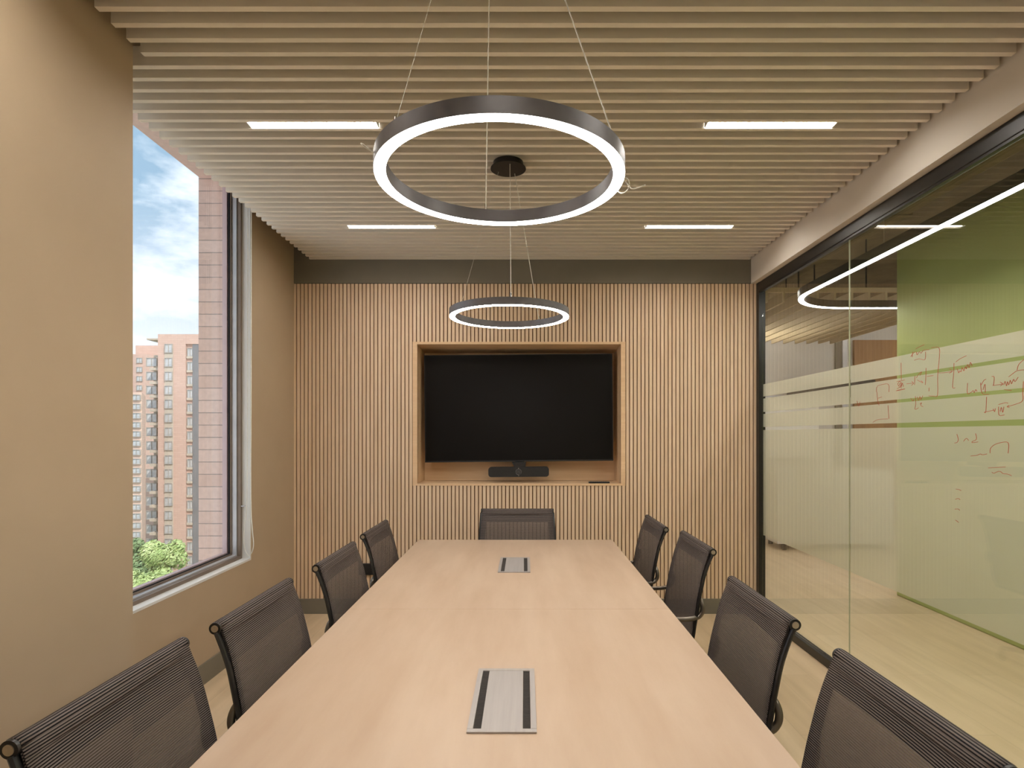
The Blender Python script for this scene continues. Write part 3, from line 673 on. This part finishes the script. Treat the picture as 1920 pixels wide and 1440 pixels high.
# ducts on the exposed ceiling
d = part('air_duct', far_ceiling, None, lambda b: (box(b, -0.2, 0.2, -3.0, 3.2, -0.11, 0.11, 0.01), box(b, -0.22, 0.22, -2.0, -1.95, -0.12, 0.12), box(b, -0.22, 0.22, 0.6, 0.65, -0.12, 0.12)))
d.location = (2.85, 4.0, 3.30); tag(d, 'rectangular duct under the dark ceiling beyond the glass', 'duct')
d = part('flexible_hose', black_plastic, None, lambda b: tube(b, smooth_path([(0, 0, 0.06), (.06, .1, -.05), (.16, .3, -.12), (.12, .5, -.04), (.05, .6, 0.06)], 6), 0.035, 10), True)
d.location = (2.30, 2.6, 3.35); tag(d, 'short black flexible hose below the corridor ceiling', 'hose')
# loop pendant in the corridor
lp = thing('corridor_pendant', 'long curved black linear pendant with bright underside beyond the glass', 'pendant lamp', (2.41, 4.0, 2.65))
XL, YE, RR = 2.41, 5.54, 0.60
path = [(XL, 0.2)]+[(XL, y*1.0) for y in (1, 2, 3, 4, YE-RR)]
for k in range(1, 17):
    an = PI - k*(PI/2)/16; path.append((XL+RR+RR*math.cos(an), YE-RR+RR*math.sin(an)))
path += [(3.6, YE), (4.8, YE)]
def strip(b, w_, z0, z1):
    rows = []
    for i, p in enumerate(path):
        a_ = Vector(path[max(i-1, 0)]); c_ = Vector(path[min(i+1, len(path)-1)]); d_ = (c_-a_).normalized(); n_ = Vector((-d_.y, d_.x))
        v = Vector(p)-Vector((2.41, 4.0))
        rows.append([b.verts.new((v.x+n_.x*s*w_, v.y+n_.y*s*w_, z)) for s, z in ((-1, z0), (1, z0), (1, z1), (-1, z1))])
    for i in range(len(rows)-1):
        for k in range(4): b.faces.new((rows[i][k], rows[i][(k+1) % 4], rows[i+1][(k+1) % 4], rows[i+1][k]))
    b.faces.new(rows[0]); b.faces.new(rows[-1])
part('lamp_body', black_metal, lp, lambda b: strip(b, 0.026, 0.002, 0.07))
part('lamp_diffuser', loop_light, lp, lambda b: strip(b, 0.022, 0.0, 0.0019))
for y in (0.5, 2.2, 3.9): part('hanging_wire', cap_metal, lp, lambda b, y=y: cyl(b, (0, y-4, 0.07), (0, y-4, 0.8), 0.001, 6))
# light panels added out of view to brighten the corridor and far office
for i, (x, y) in enumerate(((2.9, 8.2), (6.2, 4.0), (6.2, 7.3), (2.85, -0.2))):
    t = thing('added_fill_light', ['added unseen light panel near the far white wall', 'added unseen light panel behind the green wall', 'added unseen light panel in the far office corner', 'added unseen light panel in the near corridor'][i], 'ceiling light', (x, y, 3.40), 0, 'added light panels beyond the glass')
    part('light_frame', white_paint, t, lambda b: (box(b, -0.31, 0.31, -0.31, 0.31, 0.01, 0.049),)); part('light_panel', far_light, t, lambda b: box(b, -0.29, 0.29, -0.29, 0.29, 0, 0.0099))
# low white storage unit whose foot shows under the film
cb = thing('storage_cabinet', 'low white cabinet on black feet behind the frosted film', 'cabinet', (4.25, 7.5, 0))
part('cabinet_body', far_white, cb, lambda b: box(b, -1.1, 0.35, -0.25, 0.25, 0.08, 1.0, 0.006))
for s in (-1, 1):
    for q in (-0.2, 0.2): part('foot', black_plastic, cb, lambda b, s=s, q=q: cyl(b, (-0.375+s*0.62, q, 0), (-0.375+s*0.62, q, 0.08), 0.03, 12))

# ---------------------------------------------------------------- outside: towers and trees
bm = bmesh.new(); box(bm, -160, -2.5, 8, 320, -31, -30); gr_ = struct('ground', bm, grass, 'green ground far below the window')
YT = 115.0
def X(px, Y=YT): return (px-984)*Y/1090
def Z(py, Y=YT): return 1.45+(814-py)*Y/1090
def window_mesh(w_, h_, mull=1):
    bm = bmesh.new()
    e = 0.12
    box(bm, 0, w_, -0.12, 0.1, 0, e); box(bm, 0, w_, -0.12, 0.1, h_-e, h_); box(bm, 0, e, -0.12, 0.1, e, h_-e); box(bm, w_-e, w_, -0.12, 0.1, e, h_-e)
    for k in range(mull): x = w_*(k+1)/(mull+1); box(bm, x-0.05, x+0.05, -0.1, 0.1, e, h_-e)
    return bm
def window_set(parent, x0, x1, ztops, h_, y, mull=1):
    wdt = x1-x0
    bm = window_mesh(wdt, h_, mull); f0 = obj('window', bm, white_far, parent)
    bm = bmesh.new(); box(bm, 0.1, wdt-0.1, -0.02, 0.02, 0.1, h_-0.1); p0 = obj('pane', bm, tower_glass, f0)
    for i, zt in enumerate(ztops):
        if i == 0: f = f0
        else:
            f = f0.copy(); C.objects.link(f); f.parent = parent
            p_ = p0.copy(); C.objects.link(p_); p_.parent = f
        f.location = (x0, y, zt-h_)
white_far = mat('window_frame_pale', srgb(176, 170, 164), 0.6, grain=(srgb(160, 156, 150), (1, 1, 1), 2))
t1 = thing('apartment_tower', 'tall pink brick tower with a grey glazed strip, right of the others outside the window', 'building', (0, 0, 0), 0, 'brick towers outside')
part('tower_wall', tower_brick, t1, lambda b: (box(b, X(296), X(348), YT, YT+18, -30, Z(626.5)), box(b, X(348), X(440), YT, YT+18, Z(645), Z(626.5)), box(b, X(348), X(440), YT+0.4, YT+18, -30, Z(645))))
part('dark_strip', dark_cladding, t1, lambda b: box(b, X(360.5), X(440), YT+0.1, YT+0.4, -30, Z(645)), label='dark grey cladding strip')
tops = [645+26.05*k for k in range(17)]
part('sill_band', concrete, t1, lambda b: box(b, X(309), X(325), YT-0.1, YT, -30, Z(645)))
window_set(t1, X(309.5), X(324.5), [Z(q) for q in tops], 17*YT/1090, YT-0.15)
window_set(t1, X(349.5), X(360.5), [Z(q+2) for q in [650+26.05*k for k in range(18)]], 18*YT/1090, YT+0.3)
part('balcony_slab', concrete, t1, lambda b: [box(b, X(349), X(361), YT+0.1, YT+0.4, Z(668+26.05*k+4), Z(668+26.05*k)) for k in range(17)])
t2 = thing('apartment_tower', 'concrete faced tower part with wide balcony windows, left of the tall brick tower', 'building', (0, 0, 0), 0, 'brick towers outside')
part('tower_wall', concrete, t2, lambda b: (box(b, X(270), X(295.8), YT+3, YT+16, -30, Z(662)), box(b, X(273), X(295.8), YT+5, YT+16, Z(662), Z(633)), box(b, X(250), X(295.8), YT+4, YT+16, Z(631), Z(628))))
window_set(t2, X(275, YT+3), X(295, YT+3), [Z(671+26.05*k, YT+3) for k in range(14)], 17*YT/1090, YT+2.9)
part('balcony_slab', concrete, t2, lambda b: [box(b, X(273), X(295.7), YT+1.2, YT+3, Z(688+26.05*k+5), Z(688+26.05*k)) for k in range(13)])
Y3 = 150.0
t3 = thing('apartment_tower', 'farther orange brick tower with small windows at the left edge of the window view', 'building', (0, 0, 0), 0, 'brick towers outside')
part('tower_wall', tower_brick, t3, lambda b: (box(b, X(225, Y3), X(274, Y3), Y3, Y3+12, -30, Z(664, Y3)), box(b, X(225, Y3), X(282, Y3), Y3+6, Y3+18, -30, Z(641, Y3))))
window_set(t3, X(256.5, Y3), X(267.5, Y3), [Z(671+17.1*k, Y3) for k in range(4)], 10*Y3/1090, Y3-0.1)
Y4 = 100.0
t4 = thing('apartment_tower', 'pale brick block with rows of wide windows, lowest of the towers at the left', 'building', (0, 0, 0), 0, 'brick towers outside')
part('tower_wall', pale_brick, t4, lambda b: (hexa(b, [(X(215, Y4), Y4, -30), (X(266, Y4), Y4, -30), (X(273, Y4+9), Y4+9, -30), (X(215, Y4+9), Y4+9, -30), (X(215, Y4), Y4, Z(736, Y4)), (X(266, Y4), Y4, Z(736, Y4)), (X(273, Y4+9), Y4+9, Z(736, Y4)), (X(215, Y4+9), Y4+9, Z(736, Y4))]),))
window_set(t4, X(249, Y4), X(265, Y4), [Z(740+17.1*k, Y4) for k in range(17)], 11*Y4/1090, Y4-0.15)

def tree(px, py_top, Yt, rad, label, lm, seed):
    rnd = random.Random(seed); base = P(px, py_top, Yt); cz = base.z-rad
    t = thing('tree', label, 'tree', (base.x, Yt, -30), 0, 'trees below the window')
    H = cz+30
    def trunk(b):
        cyl(b, (0, 0, 0), (0, 0, H), 0.35, 10, 0.12)
        for k in range(6):
            an = k*1.05; cyl(b, (0, 0, H*0.7+k*0.3), (math.cos(an)*rad*0.6, math.sin(an)*rad*0.6, H+rad*0.2), 0.1, 6, 0.03)
    part('trunk', bark, t, trunk)
    lobes = [(rnd.uniform(-.55, .55)*rad, rnd.uniform(-.55, .55)*rad, rnd.uniform(-.9, .5)*rad, rnd.uniform(.28, .5)*rad) for _ in range(22)]
    def lv(b):
        for _ in range(9000):
            lx, ly, lz, lr = rnd.choice(lobes)
            v = Vector((rnd.gauss(0, 1), rnd.gauss(0, 1), rnd.gauss(0, 1))).normalized()*lr*rnd.uniform(.75, 1.05)
            c = Vector((lx, ly, lz+H))+v
            n_ = (v.normalized()+Vector((rnd.uniform(-1, 1), rnd.uniform(-1, 1), rnd.uniform(-1, 1)))*0.7).normalized()
            s = n_.orthogonal().normalized(); u = n_.cross(s); q = rnd.uniform(.09, .19)
            b.faces.new([b.verts.new(c+s*q*1.4), b.verts.new(c+u*q*.6), b.verts.new(c-s*q*1.4), b.verts.new(c-u*q*.6)])
    part('foliage', lm, t, lv)
    return t
tree(303, 1006, 60, 2.15, 'light green leafy tree at the bottom of the window view', leaf_m, 3)
tree(246, 998, 68, 2.6, 'darker green tree behind at the left edge of the window view', leaf_dark, 8)
tree(272, 1060, 48, 2.3, 'pale green tree top just above the window sill', leaf_m, 5)
